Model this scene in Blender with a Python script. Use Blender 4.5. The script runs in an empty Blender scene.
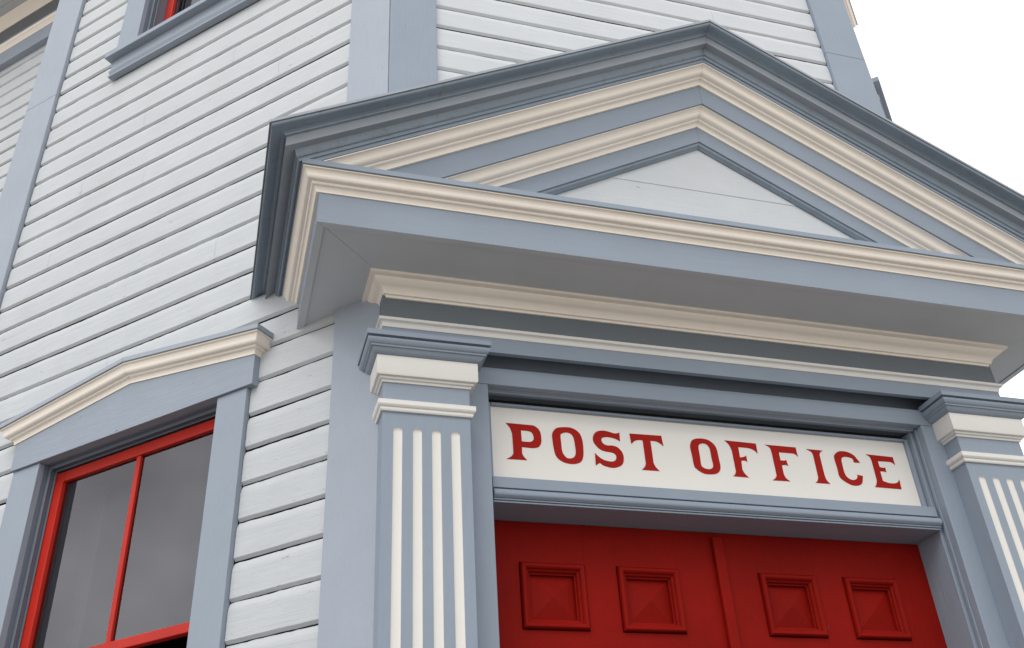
import bpy, bmesh, math, random
from mathutils import Vector, Matrix, noise
rnd = random.Random(7)
sc = bpy.context.scene
COL = sc.collection

# ------------------------------------------------------------------ camera, sky, sun, exposure
cd = bpy.data.cameras.new('camera'); cam = bpy.data.objects.new('camera', cd); COL.objects.link(cam)
CAM = Vector((-0.49078, -3.1, 1.6))
yaw, pit, rol = math.radians(17.88531), math.radians(33.21009), math.radians(-3.63985)
fw = Vector((math.sin(yaw)*math.cos(pit), math.cos(yaw)*math.cos(pit), math.sin(pit)))
rt0 = Vector((math.cos(yaw), -math.sin(yaw), 0)); up0 = rt0.cross(fw)
rt = math.cos(rol)*rt0 + math.sin(rol)*up0
up = -math.sin(rol)*rt0 + math.cos(rol)*up0
m = Matrix((rt, up, -fw)).transposed().to_4x4(); m.translation = CAM
cam.matrix_world = m
cd.sensor_width = 36; cd.lens = 989.26*36/1024; cd.clip_start = 0.05; cd.clip_end = 2000
sc.camera = cam

SUN_EL, SUN_AZ = 48.0, 221.0        # azimuth clockwise from +y (the wall faces -y)
w = bpy.data.worlds.new('World'); sc.world = w; w.use_nodes = True
nt = w.node_tree; nt.nodes.clear()
out = nt.nodes.new('ShaderNodeOutputWorld'); bg = nt.nodes.new('ShaderNodeBackground')
sky = nt.nodes.new('ShaderNodeTexSky'); sky.sky_type = 'NISHITA'; sky.sun_disc = False
sky.sun_elevation = math.radians(SUN_EL); sky.sun_rotation = math.radians(SUN_AZ)
sky.dust_density = 4.0; sky.air_density = 1.0
hs = nt.nodes.new('ShaderNodeHueSaturation'); hs.inputs['Saturation'].default_value = 0.12
tc = nt.nodes.new('ShaderNodeTexCoord'); nz = nt.nodes.new('ShaderNodeTexNoise')
nz.inputs['Scale'].default_value = 3.6; nz.inputs['Detail'].default_value = 5; nz.inputs['Roughness'].default_value = .55
mr = nt.nodes.new('ShaderNodeMapRange'); mr.inputs[1].default_value = .35; mr.inputs[2].default_value = .68
mr.inputs[3].default_value = .66; mr.inputs[4].default_value = 1.28
mx = nt.nodes.new('ShaderNodeMix'); mx.data_type = 'RGBA'; mx.blend_type = 'MULTIPLY'; mx.inputs[0].default_value = 1
grey = nt.nodes.new('ShaderNodeMix'); grey.data_type = 'RGBA'; grey.inputs[0].default_value = .75
grey.inputs[7].default_value = (15.2, 15.4, 15.7, 1)     # the even cloud layer, in the sky's own units
L = nt.links.new
L(sky.outputs[0], hs.inputs['Color']); L(hs.outputs[0], grey.inputs[6])
L(grey.outputs[2], mx.inputs[6]); L(tc.outputs['Generated'], nz.inputs['Vector']); L(nz.outputs[0], mr.inputs[0])
vm = nt.nodes.new('ShaderNodeVectorMath'); vm.operation = 'DOT_PRODUCT'; vm.inputs[1].default_value = (.58, .56, .59)   # a bright thin place in the cloud
L(tc.outputs['Generated'], vm.inputs[0]); m5 = nt.nodes.new('ShaderNodeMapRange'); m5.inputs[1].default_value = .55; m5.inputs[2].default_value = .9
m5.inputs[3].default_value = 0; m5.inputs[4].default_value = .35; L(vm.outputs['Value'], m5.inputs[0])
ad5 = nt.nodes.new('ShaderNodeMath'); L(mr.outputs[0], ad5.inputs[0]); L(m5.outputs[0], ad5.inputs[1]); L(ad5.outputs[0], mx.inputs[7]); L(mx.outputs[2], bg.inputs['Color']); bg.inputs['Strength'].default_value = 0.1
L(bg.outputs[0], out.inputs[0])
sd = bpy.data.lights.new('sun', 'SUN'); sd.energy = 1.35; sd.angle = math.radians(40); sd.color = (1, .965, .92)
sun = bpy.data.objects.new('sun', sd); COL.objects.link(sun)
a, e = math.radians(SUN_AZ), math.radians(SUN_EL)
tosun = Vector((math.sin(a)*math.cos(e), math.cos(a)*math.cos(e), math.sin(e)))
sun.rotation_euler = tosun.to_track_quat('Z', 'Y').to_euler()
vs = sc.view_settings; vs.view_transform = 'Standard'; vs.look = 'None'; vs.gamma = 1; vs.use_curve_mapping = False
vs.exposure = 0.0
sc.render.engine = 'CYCLES'
sc.cycles.max_bounces = 8

# ------------------------------------------------------------------ materials
def paint(name, col, rough=.5, grain='z', bump=.35, var=.05, dirt=0.0, dirtcol=(.16,.12,.08), chips=0.0, rot=0, spec=.35):
    """painted wood: fine grain relief along one axis, slight unevenness of the paint, sparse chips and grime"""
    mt = bpy.data.materials.new(name); mt.use_nodes = True; t = mt.node_tree; N = t.nodes; K = t.links.new
    p = N['Principled BSDF']; p.inputs['Roughness'].default_value = rough; p.inputs['Specular IOR Level'].default_value = spec
    c = N.new('ShaderNodeTexCoord')
    def mapped(scale, prev=None):
        r = N.new('ShaderNodeMapping'); r.inputs['Rotation'].default_value = (0, 0, math.radians(rot))
        K(c.outputs['Object'], r.inputs['Vector'])
        q = N.new('ShaderNodeMapping'); q.inputs['Scale'].default_value = scale
        K(r.outputs[0], q.inputs['Vector']); return q.outputs[0]
    lo, hi = 3.0, 75.0
    sca = {'x': (lo, hi, hi), 'y': (hi, lo, hi), 'z': (hi, hi, lo), 'n': (60, 60, 60)}[grain]
    g = N.new('ShaderNodeTexNoise'); g.inputs['Scale'].default_value = 1; g.inputs['Detail'].default_value = 4
    g.inputs['Roughness'].default_value = .6; g.inputs['Distortion'].default_value = .4; K(mapped(sca), g.inputs['Vector'])
    f = N.new('ShaderNodeTexNoise'); f.inputs['Scale'].default_value = 160; f.inputs['Detail'].default_value = 3
    K(c.outputs['Object'], f.inputs['Vector'])
    ad = N.new('ShaderNodeMath'); ad.operation = 'MULTIPLY_ADD'; ad.inputs[1].default_value = .5
    K(f.outputs[0], ad.inputs[0]); K(g.outputs[0], ad.inputs[2])
    e = N.new('ShaderNodeTexNoise'); e.inputs['Scale'].default_value = 1; e.inputs['Detail'].default_value = 3
    es = {'x': (7, 34, 34), 'y': (34, 7, 34), 'z': (34, 34, 7), 'n': (14, 14, 14)}[grain]; K(mapped(es), e.inputs['Vector'])
    ad2 = N.new('ShaderNodeMath'); ad2.operation = 'MULTIPLY_ADD'; ad2.inputs[1].default_value = 1.9
    K(e.outputs[0], ad2.inputs[0]); K(ad.outputs[0], ad2.inputs[2])
    b = N.new('ShaderNodeBump'); b.inputs['Strength'].default_value = bump; b.inputs['Distance'].default_value = .0022
    K(ad2.outputs[0], b.inputs['Height']); K(b.outputs[0], p.inputs['Normal'])
    v = N.new('ShaderNodeTexNoise'); v.inputs['Scale'].default_value = 3.3; v.inputs['Detail'].default_value = 6
    v.inputs['Roughness'].default_value = .65; K(mapped((1, 1, 1)), v.inputs['Vector'])
    r = N.new('ShaderNodeMapRange'); r.inputs[1].default_value = .3; r.inputs[2].default_value = .7
    r.inputs[3].default_value = 1-var; r.inputs[4].default_value = 1+var*.6; K(v.outputs[0], r.inputs[0])
    m1 = N.new('ShaderNodeMix'); m1.data_type = 'RGBA'; m1.blend_type = 'MULTIPLY'; m1.inputs[0].default_value = 1
    m1.inputs[6].default_value = (*col, 1); K(r.outputs[0], m1.inputs[7])
    last = m1.outputs[2]
    if dirt > 0:
        d = N.new('ShaderNodeTexNoise'); d.inputs['Scale'].default_value = 26; d.inputs['Detail'].default_value = 8
        d.inputs['Roughness'].default_value = .75; K(c.outputs['Object'], d.inputs['Vector'])
        dr = N.new('ShaderNodeMapRange'); dr.inputs[1].default_value = .53; dr.inputs[2].default_value = .70
        dr.inputs[3].default_value = 0; dr.inputs[4].default_value = dirt; K(d.outputs[0], dr.inputs[0])
        m2 = N.new('ShaderNodeMix'); m2.data_type = 'RGBA'; m2.inputs[7].default_value = (*dirtcol, 1)
        K(dr.outputs[0], m2.inputs[0]); K(last, m2.inputs[6]); last = m2.outputs[2]
    if chips > 0:
        d = N.new('ShaderNodeTexNoise'); d.inputs['Scale'].default_value = 1; d.inputs['Detail'].default_value = 5
        d.inputs['Roughness'].default_value = .7
        cs = {'x': (9, 55, 55), 'y': (55, 9, 55), 'z': (55, 55, 9), 'n': (40, 40, 40)}[grain]
        K(mapped(cs), d.inputs['Vector'])
        dr = N.new('ShaderNodeMapRange'); dr.inputs[1].default_value = .715-chips*.028; dr.inputs[2].default_value = .735-chips*.028
        K(d.outputs[0], dr.inputs[0])
        m2 = N.new('ShaderNodeMix'); m2.data_type = 'RGBA'; m2.inputs[7].default_value = (*[max(.05, c_*.42) for c_ in col], 1)
        K(dr.outputs[0], m2.inputs[0]); K(last, m2.inputs[6]); last = m2.outputs[2]
    K(last, p.inputs['Base Color'])
    return mt

def plain(name, col, rough=.7):
    mt = bpy.data.materials.new(name); mt.use_nodes = True; t = mt.node_tree; N = t.nodes
    p = N['Principled BSDF']; p.inputs['Roughness'].default_value = rough
    v = N.new('ShaderNodeTexNoise'); v.inputs['Scale'].default_value = 9; v.inputs['Detail'].default_value = 5
    c = N.new('ShaderNodeTexCoord'); t.links.new(c.outputs['Object'], v.inputs['Vector'])
    r = N.new('ShaderNodeMapRange'); r.inputs[3].default_value = .85; r.inputs[4].default_value = 1.12
    m1 = N.new('ShaderNodeMix'); m1.data_type = 'RGBA'; m1.blend_type = 'MULTIPLY'; m1.inputs[0].default_value = 1
    m1.inputs[6].default_value = (*col, 1)
    t.links.new(v.outputs[0], r.inputs[0]); t.links.new(r.outputs[0], m1.inputs[7]); t.links.new(m1.outputs[2], p.inputs['Base Color'])
    return mt

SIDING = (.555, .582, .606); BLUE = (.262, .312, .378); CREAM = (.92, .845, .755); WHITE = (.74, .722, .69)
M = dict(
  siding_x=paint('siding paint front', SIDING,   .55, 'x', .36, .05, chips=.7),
  siding_s=paint('siding paint side', (.52, .546, .57), .55, 'x', .5, .06, chips=1.15, rot=45),  # same paint as the front, darkened to offset stronger sun on this wall
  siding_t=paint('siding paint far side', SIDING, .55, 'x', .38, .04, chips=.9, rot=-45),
  blue_z=paint('blue paint upright', BLUE, .5, 'z', .45, .05, chips=.35),
  blue_post=paint('weathered blue paint', (.345, .388, .455), .6, 'z', .6, .05, chips=.7),
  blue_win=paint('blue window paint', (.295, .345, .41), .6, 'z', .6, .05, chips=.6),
  blue_x=paint('blue paint level', BLUE, .5, 'x', .28, .05, chips=.3),
  blue_s=paint('blue paint side', (.295, .34, .405), .55, 'x', .5, .05, chips=.7, rot=45),
  blue_dark=paint('dark blue cornice paint', (.205, .258, .315), .33, 'n', .14, .10, dirt=.5, spec=.6),
  slate=paint('slate paint', (.145, .17, .19), .5, 'x', .2, .05, chips=.2),
  slate_s=paint('slate paint side', (.13, .145, .15), .5, 'x', .2, .05, rot=45),
  track=paint('dark track colour', (.15, .18, .225), .35, 'z', .2, .06, spec=.6),  # window reveal steps, coloured darker than the casings
  soffit=paint('soffit paint', (.57, .60, .63), .6, 'x', .15, .05),
  cream=paint('cream paint', CREAM, .42, 'n', .08, .03, dirt=.08, dirtcol=(.45,.34,.24)),
  white=paint('white paint', WHITE, .5, 'n', .10, .025),
  sign=paint('sign paint', (.80, .775, .735), .5, 'x', .06, .02),
  letter=paint('red letter paint', (.36, .012, .007), .6, 'n', .08, .08, spec=.12),
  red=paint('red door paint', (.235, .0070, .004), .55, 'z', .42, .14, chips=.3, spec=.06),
  sash=paint('red sash paint', (.52, .024, .013), .45, 'z', .45, .12, chips=.5, spec=.25),
  sheath=plain('dark sheathing', (.018, .017, .016), .9),
  interior=plain('interior plaster', (.22, .20, .18), .9),
  caulk=plain('aged caulk', (.30, .26, .20), .8),
  nail=plain('weathered nail head', (.30, .30, .30), .7),
  metal=plain('grey flashing', (.30, .33, .37), .4),
  brass=plain('brass', (.45, .32, .12), .3),
  cloth=plain('curtain cloth', (.55, .50, .49), .9),
  ground=plain('pale gravel', (.46, .425, .38), .9),
  paving=plain('concrete', (.085, .08, .075), .85),
)
M['brass'].node_tree.nodes['Principled BSDF'].inputs['Metallic'].default_value = 1
gm = bpy.data.materials.new('window glass'); gm.use_nodes = True; t = gm.node_tree; t.nodes.clear()
o = t.nodes.new('ShaderNodeOutputMaterial'); tr = t.nodes.new('ShaderNodeBsdfTransparent'); gl = t.nodes.new('ShaderNodeBsdfGlossy')
gl.inputs['Roughness'].default_value = .035; gl.inputs['Color'].default_value = (.97, .95, 1, 1)
tr.inputs[0].default_value = (.50, .49, .49, 1)
fr = t.nodes.new('ShaderNodeFresnel'); fr.inputs[0].default_value = 2.15
ms = t.nodes.new('ShaderNodeMixShader')
nz2 = t.nodes.new('ShaderNodeTexNoise'); nz2.inputs['Scale'].default_value = 1.1; nz2.inputs['Detail'].default_value = 0; tcg = t.nodes.new('ShaderNodeTexCoord')
bp = t.nodes.new('ShaderNodeBump'); bp.inputs['Strength'].default_value = .12; bp.inputs['Distance'].default_value = .02
t.links.new(tcg.outputs['Object'], nz2.inputs[0]); t.links.new(nz2.outputs[0], bp.inputs['Height'])
geo_ = t.nodes.new('ShaderNodeNewGeometry'); inv = t.nodes.new('ShaderNodeMath'); inv.operation = 'SUBTRACT'; inv.inputs[0].default_value = 1
ml = t.nodes.new('ShaderNodeMath'); ml.operation = 'MULTIPLY'
t.links.new(geo_.outputs['Backfacing'], inv.inputs[1]); t.links.new(inv.outputs[0], ml.inputs[0]); t.links.new(fr.outputs[0], ml.inputs[1]); t.links.new(ml.outputs[0], ms.inputs[0]); t.links.new(tr.outputs[0], ms.inputs[1]); t.links.new(gl.outputs[0], ms.inputs[2]); t.links.new(ms.outputs[0], o.inputs[0])
M['glass'] = gm

# ------------------------------------------------------------------ mesh helpers
class MB:
    def __init__(s, f=None): s.v = []; s.f = []; s.m = []; s.T = f or (lambda x, y, z: (x, y, z))
    def add(s, pts): b = len(s.v); s.v += [s.T(*p) for p in pts]; return b
    def face(s, idx, mi=0): s.f.append(idx); s.m.append(mi)
    def box(s, x0, x1, y0, y1, z0, z1, mi=0):
        b = s.add([(x0,y0,z0),(x1,y0,z0),(x1,y1,z0),(x0,y1,z0),(x0,y0,z1),(x1,y0,z1),(x1,y1,z1),(x0,y1,z1)])
        for q in ((0,3,2,1),(4,5,6,7),(0,1,5,4),(1,2,6,5),(2,3,7,6),(3,0,4,7)): s.face([b+i for i in q], mi)
    def loft(s, rings, caps=True, closed=True, mi=0, mats=None):
        n = len(rings[0]); bs = [s.add(r) for r in rings]
        for a, b in zip(bs, bs[1:]):
            for i in range(n if closed else n-1):
                j = (i+1) % n; s.face([a+i, a+j, b+j, b+i], mats[i] if mats else mi)
        if caps: s.face([bs[0]+i for i in range(n)][::-1], mi); s.face([bs[-1]+i for i in range(n)], mi)
    def prism(s, poly, fa, fb, mi=0): s.loft([[fa(*p) for p in poly], [fb(*p) for p in poly]], mi=mi)
    def build(s, name, mats, parent=None, bevel=0, smooth=None):
        me = bpy.data.meshes.new(name); me.from_pydata(s.v, [], s.f)
        if not isinstance(mats, (list, tuple)): mats = [mats]
        for x in mats: me.materials.append(x)
        for p, mi in zip(me.polygons, s.m): p.material_index = mi
        bm = bmesh.new(); bm.from_mesh(me); bmesh.ops.recalc_face_normals(bm, faces=bm.faces); bm.to_mesh(me); bm.free()
        if smooth:
            for p in me.polygons: p.use_smooth = True
            me.set_sharp_from_angle(angle=math.radians(smooth))
        ob = bpy.data.objects.new(name, me); COL.objects.link(ob)
        if parent: ob.parent = parent
        if bevel:
            bv = ob.modifiers.new('bevel', 'BEVEL'); bv.width = bevel; bv.segments = 2; bv.limit_method = 'ANGLE'; bv.angle_limit = math.radians(40)
            bv.harden_normals = False
        return ob
def empty(name, loc=(0,0,0), label=None, cat=None, parent=None):
    o = bpy.data.objects.new(name, None); COL.objects.link(o); o.location = loc; o.empty_display_size = .2
    if label: o['label'] = label; o['category'] = cat
    if parent: o.parent = parent
    return o
def curve(pts, n=5):
    """profile points; (a, b, 1) marks a hard corner, the others are joined by a smooth curve"""
    res = []
    P = [(p[0], p[1]) for p in pts]; C = [len(p) > 2 for p in pts]
    for i in range(len(P)-1):
        a, b = P[i], P[i+1]
        res.append(a)
        if C[i] and C[i+1]: continue
        p0 = P[i-1] if (i > 0 and not C[i]) else a
        p3 = P[i+2] if (i+2 < len(P) and not C[i+1]) else b
        for k in range(1, n):
            t = k/n
            res.append(tuple(.5*((2*a[d]) + (-p0[d]+b[d])*t + (2*p0[d]-5*a[d]+4*b[d]-p3[d])*t*t + (-p0[d]+3*a[d]-3*b[d]+p3[d])*t**3) for d in (0, 1)))
    res.append(P[-1]); return res
R2 = math.sqrt(.5)
def S(s, off, z): return (-s*R2-off*R2, s*R2-off*R2, z)            # left side wall: s runs back from the corner, off points outward
def TW(s, off, z): x, y, z = S(s, off, z); return (2.70-x, y, z)     # right side wall, its mirror image
def X(s, off, z): return (s, -off, z)                               # the wall with the entrance

LETTERS = [[[(0.491, 3.345, 1), (0.589, 3.344, 1), (0.605, 3.342, 0), (0.623, 3.327, 0), (0.629, 3.304, 0), (0.628, 3.274, 0), (0.618, 3.255, 0), (0.601, 3.248, 0), (0.583, 3.247, 1), (0.55, 3.248, 1), (0.549, 3.221, 1), (0.555, 3.209, 0), (0.567, 3.195, 1), (0.487, 3.194, 1), (0.506, 3.206, 0), (0.515, 3.22, 1), (0.515, 3.249, 0), (0.514, 3.303, 1), (0.506, 3.326, 0)],
 [(0.55, 3.318, 1), (0.582, 3.317, 0), (0.595, 3.309, 0), (0.599, 3.293, 0), (0.596, 3.28, 0), (0.582, 3.272, 0), (0.551, 3.272, 1)]], [[(0.674, 3.31, 0), (0.681, 3.328, 0), (0.695, 3.341, 0), (0.72, 3.347, 0), (0.75, 3.348, 0), (0.772, 3.34, 0), (0.789, 3.322, 0), (0.796, 3.293, 0), (0.796, 3.257, 0), (0.793, 3.23, 0), (0.784, 3.208, 0), (0.766, 3.197, 0), (0.743, 3.193, 0), (0.718, 3.196, 0), (0.697, 3.206, 0), (0.682, 3.224, 0), (0.676, 3.255, 0), (0.674, 3.286, 0)],
 [(0.708, 3.311, 0), (0.716, 3.32, 0), (0.731, 3.325, 0), (0.748, 3.322, 0), (0.758, 3.311, 0), (0.762, 3.294, 0), (0.764, 3.262, 0), (0.763, 3.239, 0), (0.755, 3.223, 0), (0.74, 3.216, 0), (0.725, 3.218, 0), (0.714, 3.231, 0), (0.709, 3.246, 0), (0.708, 3.277, 0)]], [[(0.954, 3.345, 1), (0.952, 3.306, 1), (0.937, 3.314, 0), (0.918, 3.319, 0), (0.899, 3.32, 0), (0.881, 3.316, 0), (0.875, 3.308, 0), (0.876, 3.298, 0), (0.884, 3.288, 0), (0.899, 3.284, 0), (0.918, 3.285, 0), (0.937, 3.28, 0), (0.952, 3.265, 0), (0.959, 3.246, 0), (0.957, 3.222, 0), (0.947, 3.204, 0), (0.926, 3.193, 0), (0.907, 3.19, 0), (0.885, 3.193, 0), (0.87, 3.198, 0), (0.858, 3.207, 1), (0.84, 3.195, 1), (0.842, 3.247, 1), (0.855, 3.234, 0), (0.871, 3.223, 0), (0.891, 3.217, 0), (0.912, 3.217, 0), (0.924, 3.224, 0), (0.929, 3.238, 0), (0.925, 3.249, 0), (0.911, 3.255, 0), (0.888, 3.257, 0), (0.866, 3.264, 0), (0.849, 3.28, 0), (0.84, 3.299, 0), (0.842, 3.319, 0), (0.853, 3.336, 0), (0.871, 3.345, 0), (0.894, 3.347, 0), (0.915, 3.343, 0), (0.932, 3.339, 0), (0.946, 3.341, 0)]], [[(0.996, 3.344, 1), (1.132, 3.346, 1), (1.135, 3.3, 1), (1.122, 3.311, 0), (1.105, 3.319, 0), (1.082, 3.319, 1), (1.082, 3.224, 1), (1.089, 3.207, 0), (1.103, 3.191, 1), (1.029, 3.191, 1), (1.042, 3.204, 0), (1.049, 3.218, 1), (1.049, 3.318, 1), (1.035, 3.319, 0), (1.016, 3.314, 0), (0.999, 3.299, 1)]], [[(1.254, 3.319, 0), (1.262, 3.335, 0), (1.278, 3.345, 0), (1.303, 3.349, 0), (1.329, 3.347, 0), (1.349, 3.337, 0), (1.363, 3.32, 0), (1.368, 3.298, 0), (1.369, 3.263, 0), (1.37, 3.231, 0), (1.362, 3.21, 0), (1.346, 3.198, 0), (1.324, 3.194, 0), (1.296, 3.194, 0), (1.274, 3.204, 0), (1.258, 3.218, 0), (1.254, 3.234, 0), (1.253, 3.27, 0), (1.251, 3.302, 0)],
 [(1.287, 3.307, 0), (1.292, 3.32, 0), (1.307, 3.327, 0), (1.323, 3.325, 0), (1.333, 3.315, 0), (1.337, 3.299, 0), (1.337, 3.265, 0), (1.339, 3.237, 0), (1.333, 3.222, 0), (1.32, 3.216, 0), (1.302, 3.217, 0), (1.289, 3.225, 0), (1.286, 3.236, 0), (1.287, 3.273, 0)]], [[(1.409, 3.35, 1), (1.55, 3.347, 1), (1.549, 3.303, 1), (1.539, 3.313, 0), (1.524, 3.321, 0), (1.504, 3.324, 0), (1.466, 3.324, 1), (1.465, 3.278, 1), (1.483, 3.282, 0), (1.495, 3.289, 1), (1.494, 3.261, 1), (1.484, 3.266, 0), (1.468, 3.264, 1), (1.465, 3.226, 1), (1.472, 3.209, 0), (1.487, 3.192, 1), (1.417, 3.193, 1), (1.428, 3.201, 0), (1.435, 3.216, 1), (1.434, 3.307, 1), (1.426, 3.331, 0)]], [[(1.59, 3.346, 1), (1.732, 3.345, 1), (1.733, 3.303, 1), (1.725, 3.311, 0), (1.711, 3.316, 0), (1.648, 3.316, 1), (1.648, 3.28, 1), (1.664, 3.28, 0), (1.675, 3.283, 1), (1.678, 3.257, 1), (1.668, 3.261, 0), (1.649, 3.258, 1), (1.649, 3.218, 1), (1.656, 3.201, 0), (1.672, 3.189, 1), (1.592, 3.188, 1), (1.605, 3.197, 0), (1.615, 3.209, 1), (1.615, 3.298, 1), (1.613, 3.327, 0), (1.605, 3.338, 0)]], [[(1.78, 3.342, 1), (1.858, 3.341, 1), (1.844, 3.331, 0), (1.838, 3.32, 1), (1.838, 3.232, 1), (1.842, 3.208, 0), (1.855, 3.191, 1), (1.787, 3.191, 1), (1.799, 3.201, 0), (1.806, 3.216, 1), (1.807, 3.315, 1), (1.802, 3.329, 0)]], [[(2.025, 3.298, 1), (1.994, 3.298, 1), (1.994, 3.312, 0), (1.984, 3.318, 0), (1.962, 3.321, 0), (1.946, 3.317, 0), (1.938, 3.307, 0), (1.936, 3.288, 0), (1.936, 3.248, 0), (1.942, 3.23, 0), (1.956, 3.219, 0), (1.973, 3.217, 0), (1.989, 3.225, 0), (1.995, 3.236, 0), (1.993, 3.242, 1), (2.021, 3.239, 1), (2.011, 3.21, 0), (2.001, 3.199, 0), (1.986, 3.193, 0), (1.962, 3.192, 0), (1.938, 3.201, 0), (1.918, 3.214, 0), (1.907, 3.23, 0), (1.907, 3.261, 0), (1.905, 3.313, 0), (1.912, 3.328, 0), (1.933, 3.343, 0), (1.96, 3.346, 0), (1.986, 3.341, 0), (2.005, 3.329, 0), (2.014, 3.315, 0)]], [[(2.063, 3.341, 1), (2.194, 3.338, 1), (2.195, 3.3, 1), (2.187, 3.308, 0), (2.17, 3.314, 0), (2.114, 3.313, 1), (2.115, 3.286, 1), (2.132, 3.284, 0), (2.142, 3.287, 1), (2.141, 3.264, 1), (2.131, 3.267, 0), (2.112, 3.266, 1), (2.112, 3.223, 1), (2.136, 3.216, 0), (2.158, 3.215, 0), (2.18, 3.22, 0), (2.195, 3.235, 1), (2.192, 3.191, 1), (2.066, 3.192, 1), (2.077, 3.207, 0), (2.083, 3.224, 1), (2.084, 3.31, 1), (2.08, 3.329, 0)]]]

# ------------------------------------------------------------------ the setting
g = MB(); g.box(-400, 400, -400, 400, -.5, 0); g = g.build('ground', M['ground']); g['kind'] = 'structure'
g = MB(); g.loft([[(-8,-4.6,z),(9,-4.6,z),(9,.6,z),(3.4,.35,z),(-.6,.35,z),(-8,6,z)] for z in (-.1, .004)]); g = g.build('pavement', M['paving']); g['kind'] = 'structure'

B = empty('post_office_building', (1.35, 0, 0), 'pale grey clapboard corner building with blue trim, red doors and a pedimented entrance', 'building')
BI = B.matrix_world.copy()
_ob = MB.build
def part(mb, name, mats, parent=None, **k):
    """a part of the building, built in place; its own origin stays at the world origin"""
    o = mb.build(name, mats, None, **k)
    par = parent or B; o.parent = par
    off = Vector((1.35, 0, 0)) if par is B else Vector((0, 0, 0))
    o.matrix_parent_inverse = Matrix.Translation(-off)
    return o

# ------------------------------------------------------------------ walls: hull, siding
def hull():
    W1, W2 = MB(), MB()
    F = .30
    # front wall backing with the door opening
    for T, o in ((X, W1),):
        o.T = T
        o.box(.02, .225, -.16, -.048, F, 9.6); o.box(2.475, 2.68, -.16, -.048, F, 9.6); o.box(.225, 2.475, -.16, -.048, 3.71, 9.6)
    return W1
part(hull(), 'wall_core', M['sheath'])
def side_core(T, wins, s1=2.78):
    o = MB(T); a, b = .03, s1
    zs = 0
    L_, R_ = .80, 1.87
    o.box(a, L_, -.16, -.046, 0, 9.6); o.box(R_, b, -.16, -.046, 0, 9.6)
    z = 0
    for (z0, z1) in wins:
        o.box(L_, R_, -.16, -.046, z, z0); z = z1
    o.box(L_, R_, -.16, -.046, z, 9.6)
    return o
WIN = [(1.80, 3.62), (6.29, 8.11)]
part(side_core(S, WIN), 'wall_core', M['sheath']); part(side_core(TW, [(z0-.0, z1) for z0, z1 in WIN], 6.0), 'wall_core', M['sheath'])

def siding(T, s0, s1, zbase, e, z0, z1, holes, off0=0.0, seed=0, amp=1.0, gs=1.0):
    """drop siding: every course has a chamfered lower edge over the coved top of the next one, with an open joint between"""
    o = MB(T); n0 = math.ceil((z0-zbase)/e); n1 = int((z1-zbase)/e)
    for k in range(n0, n1+1):
        za = zbase+k*e; zb = za+e
        spans = [(s0, s1)]
        for (ha, hb, hz0, hz1) in holes:
            if zb > hz0+.01 and za < hz1-.01:
                ns = []
                for (p, q) in spans:
                    if ha > p: ns.append((p, min(q, ha)))
                    if hb < q: ns.append((max(p, hb), q))
                spans = [x for x in ns if x[1]-x[0] > .004]
        kr = random.Random(k*131+seed)
        dz = kr.uniform(-.0012, .0012); dof = kr.uniform(-.0012, .0012); gapb = kr.choice([.0036, .0045, .0055, .0062, .0072])
        cut = []
        for (p, q) in spans:
            j = p+kr.uniform(.3, 3.2)
            while j < q-.25: cut.append((p, j-.0007)); p = j+.0007; j += kr.uniform(1.6, 3.6)
            cut.append((p, q))
        for (p, q) in cut:
            s_ = p+.02
            while s_ < q:
                if kr.random() < .55:
                    zc = za+.026+kr.uniform(-.004, .004); f = -.022+dof+off0+.0019; rr = kr.choice([.0013, .0018, .0022])
                    bb_ = o.add([(s_+rr*math.cos(t_*math.pi/3), f, zc+rr*math.sin(t_*math.pi/3)) for t_ in range(6)]); o.face([bb_+i for i in range(6)], 2)
                s_ += kr.uniform(.36, .44)
            n = max(2, int((q-p)/.022)); rings = []
            for i in range(n+1):
                s = p+(q-p)*i/n
                w1 = noise.noise(Vector((s*2.1, k*7.3, seed)))*.0022*amp + noise.noise(Vector((s*16, k*3.1, seed+5)))*.0009*amp
                w2 = noise.noise(Vector((s*1.3, k*5.7, seed+9)))
                gap = max(.0002, gs*(gapb*(1+1.0*w2)+noise.noise(Vector((s*9, k*9.1, seed+3)))*.0022+noise.noise(Vector((s*31, k*4.1, seed+7)))*.0022))
                lo = za+dz+w1; hi = zb-gap+noise.noise(Vector((s*2.1, (k+1)*7.3, seed)))*.0022*amp
                f = -.022+dof+.0018*w2
                rings.append([(s, a+off0, b) for a, b in ((-.047, lo+.001), (f-.0110, lo), (f-.0095, lo+.0012), (f-.0015, lo+.0095), (f, lo+.0120),
                              (f, hi-.036), (f-.0012, hi-.024), (f-.0045, hi-.012), (f-.0085, hi-.0035), (f-.0105, hi), (-.047, hi))])
            o.loft(rings, mats=[1]+[0]*8+[1, 1])
    return o
E_S, Z_S = .1484, 2.597
holes = [(.655, 2.030, 1.845, 3.60), (.655, 2.030, 6.333, 8.085)]
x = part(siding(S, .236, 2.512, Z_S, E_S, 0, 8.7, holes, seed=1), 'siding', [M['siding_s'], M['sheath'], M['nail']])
x = part(siding(TW, .236, 5.9, Z_S, E_S, 0, 8.7, [(a+.0, b, c, d) for a, b, c, d in holes], seed=2), 'siding', [M['siding_t'], M['sheath'], M['nail']])
x = part(siding(X, .229, 2.448, 5.145, .1455, 3.9, 8.7, [], seed=3, amp=.7, gs=.7), 'siding', [M['siding_x'], M['sheath'], M['nail']])
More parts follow.
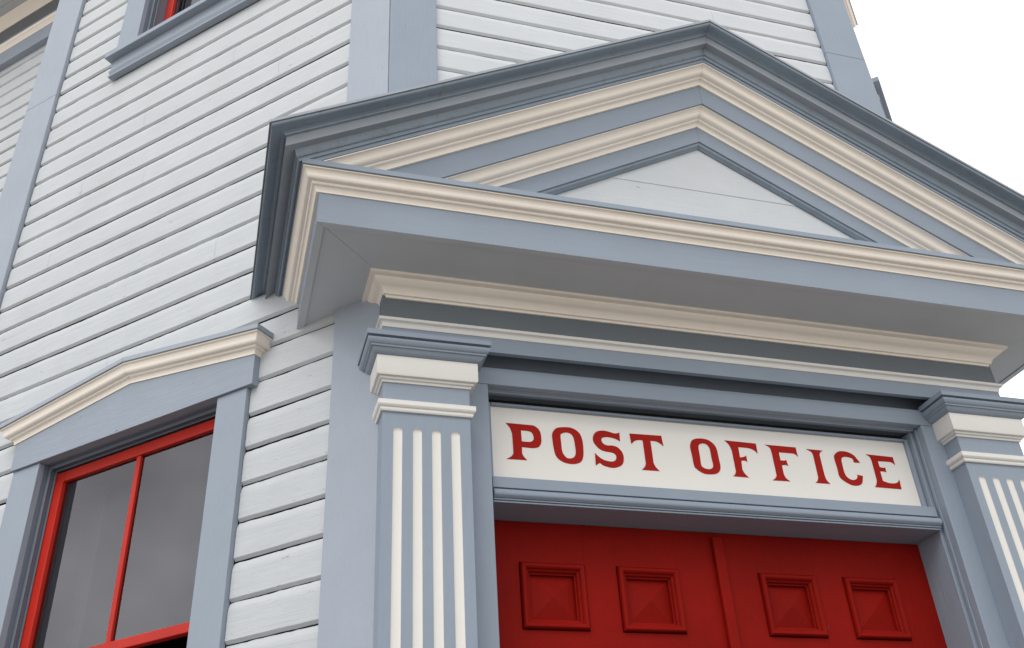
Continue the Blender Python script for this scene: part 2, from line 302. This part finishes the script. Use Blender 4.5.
# recessed wing further left
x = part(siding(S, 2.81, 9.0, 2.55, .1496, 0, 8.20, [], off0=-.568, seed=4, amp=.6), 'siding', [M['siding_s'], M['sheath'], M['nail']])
def wing():
    o = MB(S); o.box(2.79, 9.0, -.74, -.62, 0, 9.6); o.box(2.78, 2.80, -.70, -.03, 0, 9.6)
    o.box(9.0, 9.1, -8, -.6, 0, 9.6)
    return o
part(wing(), 'wall_core', M['sheath'])
def roofs():
    o = MB(); o.loft([[(-6.9,6.4,z),(-1.9,2.3,z),(-1.95,1.9,z),(0,.0,z),(2.7,.0,z),(6.9,4.2,z),(6.9,9,z),(-6.9,9,z)] for z in (9.6, 9.7)])
    o.box(-6.9, 6.9, 8.9, 9.0, 0, 9.6); o.box(6.8, 6.9, 4.1, 9.0, 0, 9.6)
    return o
part(roofs(), 'roof', M['metal'])
o = MB(); o.loft([[(-5,5.6,z),(0.1,.25,z),(2.6,.25,z),(6.5,4.3,z),(6.5,8.5,z),(-5,8.5,z)] for z in (.2, .3)]); part(o, 'floor', M['interior'])
o = MB(); o.loft([[(-5,5.8,z),(0.1,.35,z),(2.6,.35,z),(6.5,4.6,z),(6.5,8.5,z),(-5,8.5,z)] for z in (4.6, 4.7)]); part(o, 'ceiling', M['interior'])

# corner boards
def strip(T, s0, s1, z0, z1, th=.030, off=0.0, joint=None):
    o = MB(T)
    zs = [z0]+(joint or [])+[z1]
    for a, b in zip(zs, zs[1:]): o.box(s0, s1, off-th, off, a+.0008, b-.0008)
    return o
part(strip(S, .0030, .233, 0, 8.7), 'corner_board', M['blue_post'], bevel=.0025)
part(strip(X, .0030, .226, 3.9, 8.7), 'corner_board', M['blue_z'], bevel=.0025)
part(strip(X, 2.451, 2.699, 3.9, 8.7, joint=[5.80]), 'corner_board', M['blue_z'], bevel=.0025)
part(strip(TW, .0012, .233, 0, 8.7), 'corner_board', M['blue_post'], bevel=.0025)
part(strip(S, 2.522, 2.790, 0, 8.7, th=.034, joint=[6.29]), 'corner_board', M['blue_post'], bevel=.0025)
# eaves cornice, high up
def eave(T, s0, s1, z0, o0):
    a, b, c = MB(T), MB(T), MB(T)
    a.prism([(o0-.02, z0), (o0+.030, z0), (o0+.030, z0+.168), (o0-.02, z0+.168)], lambda p, q: (s0, p, q), lambda p, q: (s1, p, q))
    d = MB(T); d.prism([(o0-.02, z0+.24), (o0+.010, z0+.24), (o0+.010, z0+.64), (o0-.02, z0+.64)], lambda p, q: (s0, p, q), lambda p, q: (s1, p, q))
    pr = curve([(o0-.01, z0+.169, 1), (o0+.032, z0+.169, 1), (o0+.035, z0+.18), (o0+.044, z0+.189), (o0+.050, z0+.196), (o0+.062, z0+.205), (o0+.068, z0+.219, 1), (o0-.01, z0+.219, 1)])
    b.prism(pr, lambda p, q: (s0, p, q), lambda p, q: (s1, p, q))
    a.prism([(o0-.02, z0+.220), (o0+.070, z0+.220), (o0+.070, z0+.238), (o0-.02, z0+.238)], lambda p, q: (s0, p, q), lambda p, q: (s1, p, q))
    pr = curve([(o0+.005, z0+.545, 1), (o0+.014, z0+.545, 1), (o0+.022, z0+.565), (o0+.05, z0+.60), (o0+.075, z0+.625), (o0+.08, z0+.642, 1), (o0+.005, z0+.642, 1)])
    b.prism(pr, lambda p, q: (s0, p, q), lambda p, q: (s1, p, q))
    for q0, q1 in ((.0, .142), (.145, .75)):
        c.prism([(o0+q0, z0+.645), (o0+q1, z0+.645), (o0+q1, z0+.66), (o0+q0, z0+.66)], lambda p, q: (s0, p, q), lambda p, q: (s1, p, q))
    a.prism([(o0+.753, z0+.63), (o0+.78, z0+.63), (o0+.78, z0+.80), (o0+.753, z0+.80)], lambda p, q: (s0, p, q), lambda p, q: (s1, p, q))
    pr = curve([(o0+.781, z0+.70, 1), (o0+.79, z0+.72), (o0+.83, z0+.75), (o0+.85, z0+.80), (o0+.85, z0+.83, 1), (o0+.0, z0+.83, 1), (o0, z0+.801, 1), (o0+.781, z0+.801, 1)])
    b.prism(pr, lambda p, q: (s0, p, q), lambda p, q: (s1, p, q))
    r = part(a, 'eaves_frieze', M['blue_s'], bevel=.002)
    part(d, 'frieze_board', M['slate_s'], r); part(b, 'cornice_moulding', M['cream'], r, smooth=35); part(c, 'eaves_soffit', M['soffit'], r)
eave(S, 2.792, 9.0, 8.146, -.57)

# ------------------------------------------------------------------ windows
def window(T, s_off, z_off, kind):
    """double hung window; numbers are those of the ground floor window"""
    def W(s, off, z): return T(s+s_off, off, z+z_off)
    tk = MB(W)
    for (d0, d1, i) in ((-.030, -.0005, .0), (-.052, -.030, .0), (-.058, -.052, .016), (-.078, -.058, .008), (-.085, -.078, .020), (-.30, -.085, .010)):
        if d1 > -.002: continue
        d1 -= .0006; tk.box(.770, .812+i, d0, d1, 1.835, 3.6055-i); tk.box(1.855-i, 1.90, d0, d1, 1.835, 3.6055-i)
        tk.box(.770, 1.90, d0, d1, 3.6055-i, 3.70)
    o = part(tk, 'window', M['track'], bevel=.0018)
    for a, b_ in ((.658, .812), (1.855, 2.026)):
        c = MB(W); c.box(a, b_, -.030, .0, 1.835, 3.6055); part(c, 'casing', M['blue_win'], o, bevel=.0018)
    # head board with its low gable
    h = MB(W); pk = 1.335
    h.prism([(.622, 3.607), (2.035, 3.607), (2.035, 3.742), (pk, 3.835), (.622, 3.742)], lambda s, z: (s, -.030, z), lambda s, z: (s, .012, z))
    part(h, 'head_board', M['blue_s'], o, bevel=.0018)
    sl = .132
    def hood(pr, name, mat):
        pr = curve(pr); b = MB(W); hw = .710; zt = 3.836
        for sg in (-1, 1):
            r0 = [(pk+sg*(hw+p), -.034, zt-sl*(hw+p)+q) for p, q in pr]
            r1 = [(pk+sg*(hw+p), p+.012, zt-sl*(hw+p)+q) for p, q in pr]
            r2 = [(pk+sg*.0006, p+.012, zt-sl*.0006+q) for p, q in pr]
            b.loft([r0, r1, r2])
        part(b, name, mat, o, smooth=30)
    hood([(-.01, 0, 1), (.004, 0, 1), (.005, .010), (.008, .018), (.012, .0225), (.0175, .024, 1), (.021, .028), (.022, .0325, 1), (.028, .033), (.036, .037), (.041, .045), (.043, .055), (.047, .066), (.0505, .071), (.056, .073, 1), (.056, .080, 1), (-.01, .080, 1)], 'hood_moulding', M['cream'])
    hood([(-.01, .081, 1), (.064, .081, 1), (.064, .102, 1), (-.01, .108, 1)], 'hood_cap', M['blue_post'])
    # sill and apron
    q = MB(W); q.loft([[(.635, -.12, 1.845), (.635, .050, 1.832), (.635, .050, 1.797), (.635, -.12, 1.797)], [(2.045, -.12, 1.845), (2.045, .050, 1.832), (2.045, .050, 1.797), (2.045, -.12, 1.797)]])
    part(q, 'sill', M['blue_s'], o, bevel=.003)
    q = MB(W); q.box(.66, 2.024, -.030, .006, 1.70, 1.796)
    pr = curve([(-.02, 1.652, 1), (.016, 1.652, 1), (.017, 1.660, 1), (.010, 1.665), (.008, 1.675), (.014, 1.690), (.018, 1.699, 1), (-.02, 1.699, 1)])
    q.loft([[(.652, a, b) for a, b in pr], [(2.020, a, b) for a, b in pr]])
    part(q, 'apron', M['blue_s'], o, bevel=.0015)
    # sashes
    def sash(z0, z1, f, rb, rtp):
        q = MB(W); L_, R_ = .824, 1.843; st = .054; bk = f-.034
        q.box(L_, L_+st, bk, f, z0, z1); q.box(R_-st, R_, bk, f, z0, z1)
        q.box(L_+st, R_-st, bk, f-.0006, z1-rtp, z1-.0006); q.box(L_+st, R_-st, bk, f-.0006, z0+.0006, z0+rb)
        q.box(1.318, 1.344, bk, f-.006, z0+rb, z1-rtp)
        part(q, 'sash', M['sash'], o, bevel=.003)
        p = MB(W)
        for a, b in ((L_+st-.004, 1.3175), (1.3445, R_-st+.004)):
            p.box(a, b, f-.021, f-.018, z0+rb-.004, z1-rtp+.004)
        part(p, 'pane', M['glass'], o)
    sash(2.700, 3.5800, -.087, .040, .050)
    sash(1.850, 2.655, -.150, .085, .040)
    return o
window(S, 0, 0, 0); window(S, 0, 4.488, 0); window(TW, .10, 4.488, 0)

def cur(T, s0, s1, z0, z1, off, label):
    o = MB(T); n = 46; a = []; b = []
    for i in range(n+1):
        s = s0+(s1-s0)*i/n; w_ = .016*math.sin(i*1.15)+.008*math.sin(i*.47+1)
        a.append((s, off+w_, z0)); b.append((s, off+w_*.5, z1))
    ba = o.add(a); bb = o.add(b); bc = o.add([(p[0], p[1]-.003, p[2]) for p in a]); be = o.add([(p[0], p[1]-.003, p[2]) for p in b])
    for i in range(n):
        o.face([ba+i, ba+i+1, bb+i+1, bb+i]); o.face([bc+i, be+i, be+i+1, bc+i+1])
    r = o.build('curtain', M['cloth'], smooth=60); r['label'] = label; r['category'] = 'curtain'; return r
cur(S, 1.80, 2.12, 1.9, 3.75, -.34, 'pale curtain hanging behind the left pane of the lower red window')

# ------------------------------------------------------------------ entrance surround
def casing(sg):
    o = MB(X)
    if 1:
        def Xb(a, b): return (a, b) if sg == 0 else (2.70-b, 2.70-a)
        x0, x1 = Xb(.2285, .400); o.box(x0, x1, -.035, 0, .30, 3.4488)
        x0, x1 = Xb(.2285, .404); o.box(x0, x1, -.050, -.0355, .30, 3.4488)
        x0, x1 = Xb(.2285, .398); o.box(x0, x1, -.062, -.0505, .30, 3.4488)
        x0, x1 = Xb(.2285, .414); o.box(x0, x1, -.26, -.0625, .30, 3.4488)
    return o
fr_ = part(casing(0), 'door_frame', M['blue_z'], bevel=.003); part(casing(1), 'jamb', M['blue_z'], fr_, bevel=.003)
o = MB(X)
o.box(.2285, 2.4715, -.035, 0, 3.4495, 3.523)
o.box(.2285, 2.4715, -.26, -.0355, 3.4600, 3.522)
pr = curve([(-.036, 3.4595, 1), (-.036, 3.4478, 1), (-.046, 3.4476, 1), (-.047, 3.442, 1), (-.053, 3.442, 1), (-.054, 3.4476, 1), (-.079, 3.4470, 1), (-.079, 3.4595, 1)])
o.loft([[(.405, a, b) for a, b in pr], [(2.295, a, b) for a, b in pr]])
part(o, 'head_casing', M['blue_x'], fr_, bevel=.006)
o = MB(X); o.box(.2285, 2.4715, -.26, -.07, 3.5225, 3.70); o.box(.031, 2.669, -.0695, .0395, 3.62, 3.70); part(o, 'slot_lining', M['blue_x'], fr_)
# transom bar and stops round the sign
o = MB(X)
o.box(.4145, 2.2855, -.24, -.045, 3.0535, 3.0955); o.box(.415, 2.285, -.24, -.057, 2.9985, 3.0505)
pr = curve([(-.056, 3.0125, 1), (-.041, 3.0125, 1), (-.0315, 3.021), (-.030, 3.031), (-.0345, 3.042), (-.045, 3.0475, 1), (-.056, 3.0475, 1)])
o.loft([[(.4145, a, b) for a, b in pr], [(2.2855, a, b) for a, b in pr]])
o.box(.4145, 2.2855, -.056, -.043, 3.0055, 3.0115); o.box(.4145, 2.2855, -.056, -.048, 2.9975, 3.0045)
part(o, 'transom_bar', M['blue_x'], fr_, bevel=.0015, smooth=30)
o = MB(X)
o.box(2.267, 2.2845, -.115, -.084, 3.0965, 3.4225); o.box(.4155, .431, -.115, -.084, 3.0965, 3.4225); o.box(.4315, 2.2665, -.115, -.084, 3.411, 3.4225)
part(o, 'transom_stop', M['blue_z'], fr_, bevel=.004)
o = MB(X); o.box(.4155, 2.2845, -.24, -.13, 3.0965, 3.459); part(o, 'transom_back', M['sheath'], fr_)
# frieze and architrave
o = MB(X)
o.box(-.0135, 2.7135, -.0005, .0645, 3.640, 3.650)
o.box(-.012, 2.712, .040, .0625, 3.552, 3.6395)
o.box(-.012, .030, -.0005, .0395, 3.552, 3.6395); o.box(2.670, 2.712, -.0005, .0395, 3.552, 3.6395)
arc = part(o, 'architrave', M['blue_x'], bevel=.0015)
o = MB(X); o.box(-.014, 2.714, -.0005, .065, 3.6505, 3.835); part(o, 'frieze', M['slate'], bevel=.0015)
def ret_sweep(name, prof, mat, xr, parent=None, smooth=30, back=None, n=5, split=False):
    """moulding swept round the porch: back along the left side, across the front, back along the right; prof is (outward, height), xr the inset of the sides"""
    pr = curve(prof, n); o = MB()
    yb = back or (lambda p: p-xr+.075)
    o.loft([[(xr-p, yb(p), q) for p, q in pr], [(xr-p, -p, q) for p, q in pr], [(2.70-xr+p, -p, q) for p, q in pr], [(2.70-xr+p, yb(p), q) for p, q in pr]])
    return part(o, name, mat, parent, smooth=smooth)
ret_sweep('frieze_bead', [(.055, 3.615, 1), (.066, 3.615, 1), (.068, 3.621, 1), (.069, 3.627), (.073, 3.633), (.079, 3.636, 1), (.082, 3.638, 1), (.082, 3.649, 1), (.055, 3.652, 1)], M['white'], .055)
bed = ret_sweep('bed_moulding', [(.055, 3.742, 1), (.071, 3.742, 1), (.072, 3.751, 1), (.080, 3.753, 1), (.084, 3.764), (.094, 3.777), (.108, 3.785), (.118, 3.795), (.122, 3.803, 1), (.131, 3.804, 1), (.140, 3.806, 1), (.140, 3.819, 1), (.055, 3.819, 1)], M['cream'], .068)

# pilasters
def pilaster(mir):
    def P(x, y, z): return (2.690-x, y, z-.006) if mir else (x, y, z)
    o = MB(P); x0, x1, yf = -.008, .304, -.085
    cs = [.046, .1145, .181, .2495]; r = .0158; zt, zb = 3.192, .66
    def ring(z, wf):
        pts = [(x0, .09, z), (x0, yf, z)]; mats = [0, 0]
        for c in cs:
            k = 9; rr = r*wf
            for i in range(k+1):
                a = math.pi*i/k; pts.append((c-rr*math.cos(a), yf+.006*wf*math.sin(a)**.7 if wf > 0 else yf, z))
            mats[-1] = 0; mats += [1]*k+[0]
        pts += [(x1, yf, z), (x1, -.0008, z), (.235, -.0008, z), (.235, .02, z)]; mats += [0, 0, 0, 0]
        return pts, mats
    rings = []; 
    steps = [(.46, .001), (zb-r, .001)]
    for i in range(1, 7): a = math.pi/2*i/6; steps.append((zb-r*math.cos(a), max(.001, math.sin(a))))
    for i in range(0, 7): a = math.pi/2*i/6; steps.append((zt-r+r*math.sin(a), max(.001, math.cos(a))))
    steps.append((3.549, .001))
    ms = None; prs = []
    for z, wf in steps: p, ms = ring(z, wf); prs.append(p)
    o.loft(prs, mats=ms)
    ob = part(o, 'pilaster', [M['blue_z'], M['white']], smooth=35)
    def wrap(prof, name, mat, n=4):
        pr = curve(prof, n); b = MB(P)
        b.loft([[(x0-p, p+.10, q) for p, q in pr], [(x0-p, yf-p, q) for p, q in pr], [(x1+p, yf-p, q) for p, q in pr], [(x1+p, -.0006, q) for p, q in pr]])
        part(b, name, mat, ob, smooth=30)
    wrap([(-.01, 3.250, 1), (.007, 3.250, 1), (.010, 3.256), (.010, 3.264, 1), (.014, 3.266, 1), (.0185, 3.273), (.0185, 3.280), (.0185, 3.290, 1), (-.01, 3.293, 1)], 'necking', M['white'])
    wrap([(-.01, 3.366, 1), (.005, 3.366, 1), (.007, 3.373, 1), (.014, 3.376, 1), (.016, 3.382, 1), (.025, 3.385, 1), (.028, 3.391, 1), (.028, 3.462, 1), (-.01, 3.462, 1)], 'capital_block', M['white'])
    wrap([(-.01, 3.463, 1), (.031, 3.463, 1), (.036, 3.466), (.042, 3.472), (.048, 3.482, 1), (.054, 3.484, 1), (.055, 3.490, 1), (.060, 3.493), (.066, 3.503), (.067, 3.511, 1), (.055, 3.5125, 1), (.055, 3.5195, 1), (.0715, 3.520, 1), (.0715, 3.540, 1), (-.01, 3.546, 1)], 'capital', M['blue_x'])
    wrap([(-.01, .30, 1), (.03, .30, 1), (.03, .42, 1), (.024, .43), (.012, .445), (.008, .46, 1), (-.01, .46, 1)], 'pilaster_base', M['blue_x'])
pilaster(False); pilaster(True)

# ------------------------------------------------------------------ porch cornice and pediment
cor = ret_sweep('cornice_fascia', [(.347, 3.8135, 1), (.375, 3.8135, 1), (.375, 3.9425, 1), (.347, 3.9425, 1)], M['blue_x'], .078, smooth=None)
ret_sweep('cornice_moulding', [(.30, 3.9435, 1), (.379, 3.9435, 1), (.3805, 3.951), (.384, 3.958), (.389, 3.963), (.3945, 3.965, 1), (.398, 3.969), (.399, 3.9735, 1), (.405, 3.974), (.413, 3.977), (.418, 3.984), (.420, 3.993), (.424, 4.001), (.429, 4.0055), (.4345, 4.007, 1), (.4345, 4.0125, 1), (.30, 4.0125, 1)], M['cream'], .072, cor)
ret_sweep('cornice_shelf', [(.10, 4.0135, 1), (.442, 4.0135, 1), (.442, 4.0355, 1), (.10, 4.040, 1)], M['blue_x'], .075, cor, smooth=None)
g_ = .0011
o = MB()
def slab(poly, z0=3.8175, z1=3.832): o.loft([[(x, y, z0) for x, y in poly], [(x, y, z1) for x, y in poly]])
slab([(-.267+g_, -.345+.0), (2.967-g_, -.345), (2.622-g_, .0), (.078+g_, .0)])
slab([(-.267-g_, -.345), (.078-g_, .0), (.03, .06), (-.267-g_, .36)])
slab([(2.967+g_, -.345), (2.622+g_, .0), (2.67, .06), (2.967+g_, .36)])
for sg in (0, 1):
    def MX(poly): return [(2.70-x if sg else x, y) for x, y in poly]
    slab(MX([(-.2965, -.3745), (1.35, -.3745), (1.35, -.3465), (-.2685+g_, -.3465)]), 3.8128, 3.8134)
    slab(MX([(-.2965, -.3745), (-.2685-g_, -.3465), (-.2685, .36), (-.2965, .39)]), 3.8128, 3.8134)
part(o, 'soffit', M['soffit'], cor)
SL = .560
tz = 4.0
o = MB(X); ap = 4.70
o.prism([(1.35-(ap-tz)/SL, tz), (1.35+(ap-tz)/SL, tz), (1.35, ap)], lambda a, b: (a, .10, b), lambda a, b: (a, .234, b))
ped = part(o, 'pediment', [M['siding_x']])
# upper panel board of the tympanum, a hair proud so that its lower edge shows as a seam
o = MB(X); zs = 4.3705
o.prism([(1.35-(ap-zs)/SL, zs), (1.35+(ap-zs)/SL, zs), (1.35, ap)], lambda a, b: (a, .2345, b), lambda a, b: (a, .2362, b)); part(o, 'tympanum_board', M['siding_x'], ped)
def rake(name, prof, mat, zend=4.030, smooth=30, ret=None, n=5):
    """raking moulding, one run on each slope, mitred at the apex; prof is (outward, height at the apex)"""
    pr = curve(prof, n); obs = []
    for sg in (-1, 1):
        o = MB()
        r2 = [(1.35+sg*.0005, -p, q-SL*.0005) for p, q in pr]
        if ret is None:
            r1 = [(1.35+sg*(q-zend)/SL, -p, zend) for p, q in pr]; o.loft([r1, r2])
        else:
            ex = [1.35-(ret-p) for p, q in pr]
            r1 = [(1.35+sg*x_, -p, q-SL*x_) for (p, q), x_ in zip(pr, ex)]
            r0 = [(1.35+sg*x_, x_-1.35+.10, q-SL*x_) for (p, q), x_ in zip(pr, ex)]
            o.loft([r0, r1, r2])
        obs.append(part(o, name, mat, ped, smooth=smooth))
    return obs
rake('crown_moulding', [(.40, 4.985, 1), (.441, 4.985, 1), (.4425, 4.992), (.4455, 4.997), (.450, 4.999, 1), (.450, 5.0045, 1), (.4525, 5.010), (.457, 5.025), (.4645, 5.041), (.474, 5.056), (.484, 5.067), (.492, 5.0725), (.4985, 5.075, 1), (.500, 5.081, 1), (.509, 5.0865), (.518, 5.088), (.524, 5.0885, 1), (.537, 5.090), (.5445, 5.094), (.547, 5.100), (.546, 5.1055, 1), (.40, 5.1055, 1)], M['blue_dark'], ret=.062)
rake('verge_board', [(.38, 4.9685, 1), (.4345, 4.9685, 1), (.4345, 4.9905, 1), (.38, 4.9905, 1)], M['blue_x'], smooth=None)
rake('raking_moulding', [(.24, 4.899, 1), (.361, 4.899, 1), (.3625, 4.907), (.366, 4.9145), (.3715, 4.919), (.379, 4.9205, 1), (.3825, 4.924), (.3835, 4.9285, 1), (.390, 4.929), (.400, 4.932), (.4065, 4.939), (.410, 4.948), (.4155, 4.956), (.4225, 4.9605), (.431, 4.962, 1), (.431, 4.967, 1), (.24, 4.967, 1)], M['cream'])
rake('pediment_board', [(.23, 4.7905, 1), (.352, 4.7905, 1), (.352, 4.8985, 1), (.23, 4.8985, 1)], M['blue_x'], smooth=None)
rake('raking_moulding', [(.22, 4.724, 1), (.273, 4.724, 1), (.2745, 4.731), (.278, 4.738), (.283, 4.742), (.291, 4.7435, 1), (.2945, 4.747), (.2955, 4.7515, 1), (.302, 4.752), (.312, 4.755), (.3185, 4.762), (.322, 4.771), (.3275, 4.779), (.3345, 4.7835), (.343, 4.785, 1), (.343, 4.790, 1), (.22, 4.790, 1)], M['cream'])
rake('pediment_board', [(.20, 4.640, 1), (.266, 4.640, 1), (.266, 4.7235, 1), (.20, 4.7235, 1)], M['blue_x'], smooth=None)
rake('panel_moulding', [(.20, 4.616, 1), (.244, 4.616, 1), (.249, 4.621), (.2575, 4.628), (.259, 4.6395, 1), (.20, 4.6395, 1)], M['blue_dark'])
o = MB()
for sx in (.118,):
    for dx in (0,):
        pr_ = [(.4497, 5.006), (.4575, 5.024), (.4735, 5.0555), (.4845, 5.067), (.4985, 5.0745), (.5005, 5.0815), (.518, 5.0875), (.5445, 5.093)]
        ring = lambda x, g: [(x, -p-g, q-SL*(1.35-x)-g) for p, q in pr_]
        a_ = ring(sx, .0007); b_ = ring(sx+.0022, .0007); c_ = ring(sx, -.004); d_ = ring(sx+.0022, -.004)
        ia, ib, ic, id_ = o.add(a_), o.add(b_), o.add(c_), o.add(d_)
        for k in range(len(pr_)-1):
            o.face([ia+k, ia+k+1, ib+k+1, ib+k]); o.face([ic+k, id_+k, id_+k+1, ic+k+1]); o.face([ia+k, ic+k, ic+k+1, ia+k+1]); o.face([ib+k, ib+k+1, id_+k+1, id_+k])
part(o, 'caulked_joint', M['caulk'], ped)
# roof deck and its thin metal edge
o = MB()
for sg in (-1, 1):
    def up_(x, y, h): return (1.35+sg*(1.35-x), y, 5.106-SL*(1.35-x)+h)
    for (h0, h1, e) in ((-.075, -.004, .0), (.0, .012, .062)):
        poly = [(1.35-.0004, -.49-e), (-.43-e, -.49-e), (-.43-e, .53+e), (-.0, .10), (1.3496, .10)]
        o.loft([[up_(x, y, h0) for x, y in poly], [up_(x, y, h1) for x, y in poly]])
part(o, 'porch_roof', M['metal'], ped)

# ------------------------------------------------------------------ doors
YD = .21
def door(x0, x1, pcols, handle_x):
    rows = [(2.597, 2.842), (1.50, 2.44), (.55, 1.34)]
    o = MB(); z0, z1 = .31, 2.997
    xs = [x0]+[v for p in pcols for v in p]+[x1]
    # stiles run full height, rails sit 0.6 mm back between them
    for i in range(0, len(xs), 2):
        o.box(xs[i], xs[i+1], YD, YD+.045, z0, z1)
    for (a, b) in pcols:
        zz = [z0]+[v for r in rows[::-1] for v in r]+[z1]
        for i in range(0, len(zz), 2): o.box(a, b, YD+.0004, YD+.045, zz[i], zz[i+1])
    d = part(o, 'door', M['red'], bevel=.0005)
    for (a, b) in pcols:
        for (c, e) in rows:
            q = MB()
            prof = curve([(.0042, .025, 1), (.0042, -.008, 1), (.0065, -.014), (.011, -.0175), (.019, -.016), (.025, -.010, 1), (.027, -.004, 1), (.032, -.001), (.035, .004, 1), (.036, .010, 1), (.041, .011, 1), (.042, .025, 1)], 7)
            rings = [[(a+i, YD+dd, c+i), (b-i, YD+dd, c+i), (b-i, YD+dd, e-i), (a+i, YD+dd, e-i)] for i, dd in prof]
            q.loft(rings, caps=False)
            i = .042; cx, cz = (a+b)/2, (c+e)/2; hx = (b-a)/2-i; pk = .003
            base = q.add([(a+i, YD+.025, c+i), (b-i, YD+.025, c+i), (b-i, YD+.025, e-i), (a+i, YD+.025, e-i)])
            hz = (e-c)/2-i
            if abs(hx-hz) < .03: tp = q.add([(cx, YD+pk, cz)]); fs = [[0,1,4],[1,2,4],[2,3,4],[3,0,4]]; 
            else: tp = q.add([(cx, YD+pk, c+i+hx), (cx, YD+pk, e-i-hx)]); fs = [[0,1,4],[1,2,5,4],[2,3,5],[3,0,4,5]]
            for f in fs: q.face([base+k for k in f])
            pn = part(q, 'panel', M['red'], d, smooth=13)
    k = MB(); pr = curve([(0, 0, 1), (.03, 0, 1), (.03, .004), (.012, .010), (.010, .03), (.016, .036), (.026, .045), (.028, .055), (.018, .066), (.0, .069, 1)], 3)
    k.loft([[(handle_x+r*math.cos(t_*math.pi/10), YD-h_-.0005, 1.42+r*math.sin(t_*math.pi/10)) for t_ in range(20)] for r, h_ in pr[1:-1]])
    part(k, 'handle', M['brass'], d, smooth=40)
    return d
door(.4155, 1.3495, [(.545, .798), (.9215, 1.173)], 1.26)
dr2 = door(1.3525, 2.2845, [(1.509, 1.760), (1.882, 2.129)], 1.44)
o = MB(); o.box(1.329, 1.373, .188, .2094, .31, 2.974); part(o, 'astragal', M['red'], dr2, bevel=.005)
o = MB(); o.loft([[(.0,-.02,z),(-.1,-.5,z),(2.8,-.5,z),(2.7,-.02,z)] for z in (0, .15)]); o.box(.2, 2.5, -.30, .25, .151, .298); part(o, 'doorstep', M['paving'], bevel=.01)

# ------------------------------------------------------------------ sign
SG = empty('sign_board', (1.35, .12, 3.24), 'cream board above the red doors lettered POST OFFICE in red', 'sign')
def spart(mb, name, mat, **k):
    o = mb.build(name, mat, None, **k); o.parent = SG; o.matrix_parent_inverse = Matrix.Translation(-Vector((1.35, .12, 3.24))); return o
o = MB(X); o.box(.4165, 2.2835, -.125, -.10, 3.0965, 3.4225); spart(o, 'board', M['sign'])
def letter(loops):
    cu = bpy.data.curves.new('letter', 'CURVE'); cu.dimensions = '2D'; cu.fill_mode = 'BOTH'; cu.extrude = .0006
    for lp in loops:
        q = lp+[lp[0]]
        # start the loop at a corner where there is one
        st = next((i for i, p in enumerate(lp) if p[2]), 0); lp2 = lp[st:]+lp[:st]
        if lp[st][2]: pts = curve([(p[0], p[1], 1) if p[2] else (p[0], p[1]) for p in lp2+[lp2[0]]], 6)[:-1]
        else:
            n = len(lp); pts = []
            for i in range(n):
                p0, p1, p2, p3 = (lp[(i+k) % n] for k in (-1, 0, 1, 2))
                for k in range(6):
                    t = k/6; pts.append(tuple(.5*((2*p1[d])+(-p0[d]+p2[d])*t+(2*p0[d]-5*p1[d]+4*p2[d]-p3[d])*t*t+(-p0[d]+3*p1[d]-3*p2[d]+p3[d])*t**3) for d in (0, 1)))
        sp = cu.splines.new('POLY'); sp.points.add(len(pts)-1); sp.use_cyclic_u = True
        for i, p in enumerate(pts): sp.points[i].co = (p[0], p[1], 0, 1)
    ob = bpy.data.objects.new('tmp', cu); COL.objects.link(ob)
    dg = bpy.context.evaluated_depsgraph_get(); me = bpy.data.meshes.new_from_object(ob.evaluated_get(dg))
    bpy.data.objects.remove(ob)
    me.transform(Matrix(((1,0,0,0),(0,0,-1,.0990),(0,1,0,0),(0,0,0,1))))
    me.materials.clear(); me.materials.append(M['letter'])
    o = bpy.data.objects.new('letter', me); COL.objects.link(o); o.parent = SG; o.matrix_parent_inverse = Matrix.Translation(-Vector((1.35, .12, 3.24)))
for lp in LETTERS: letter(lp)
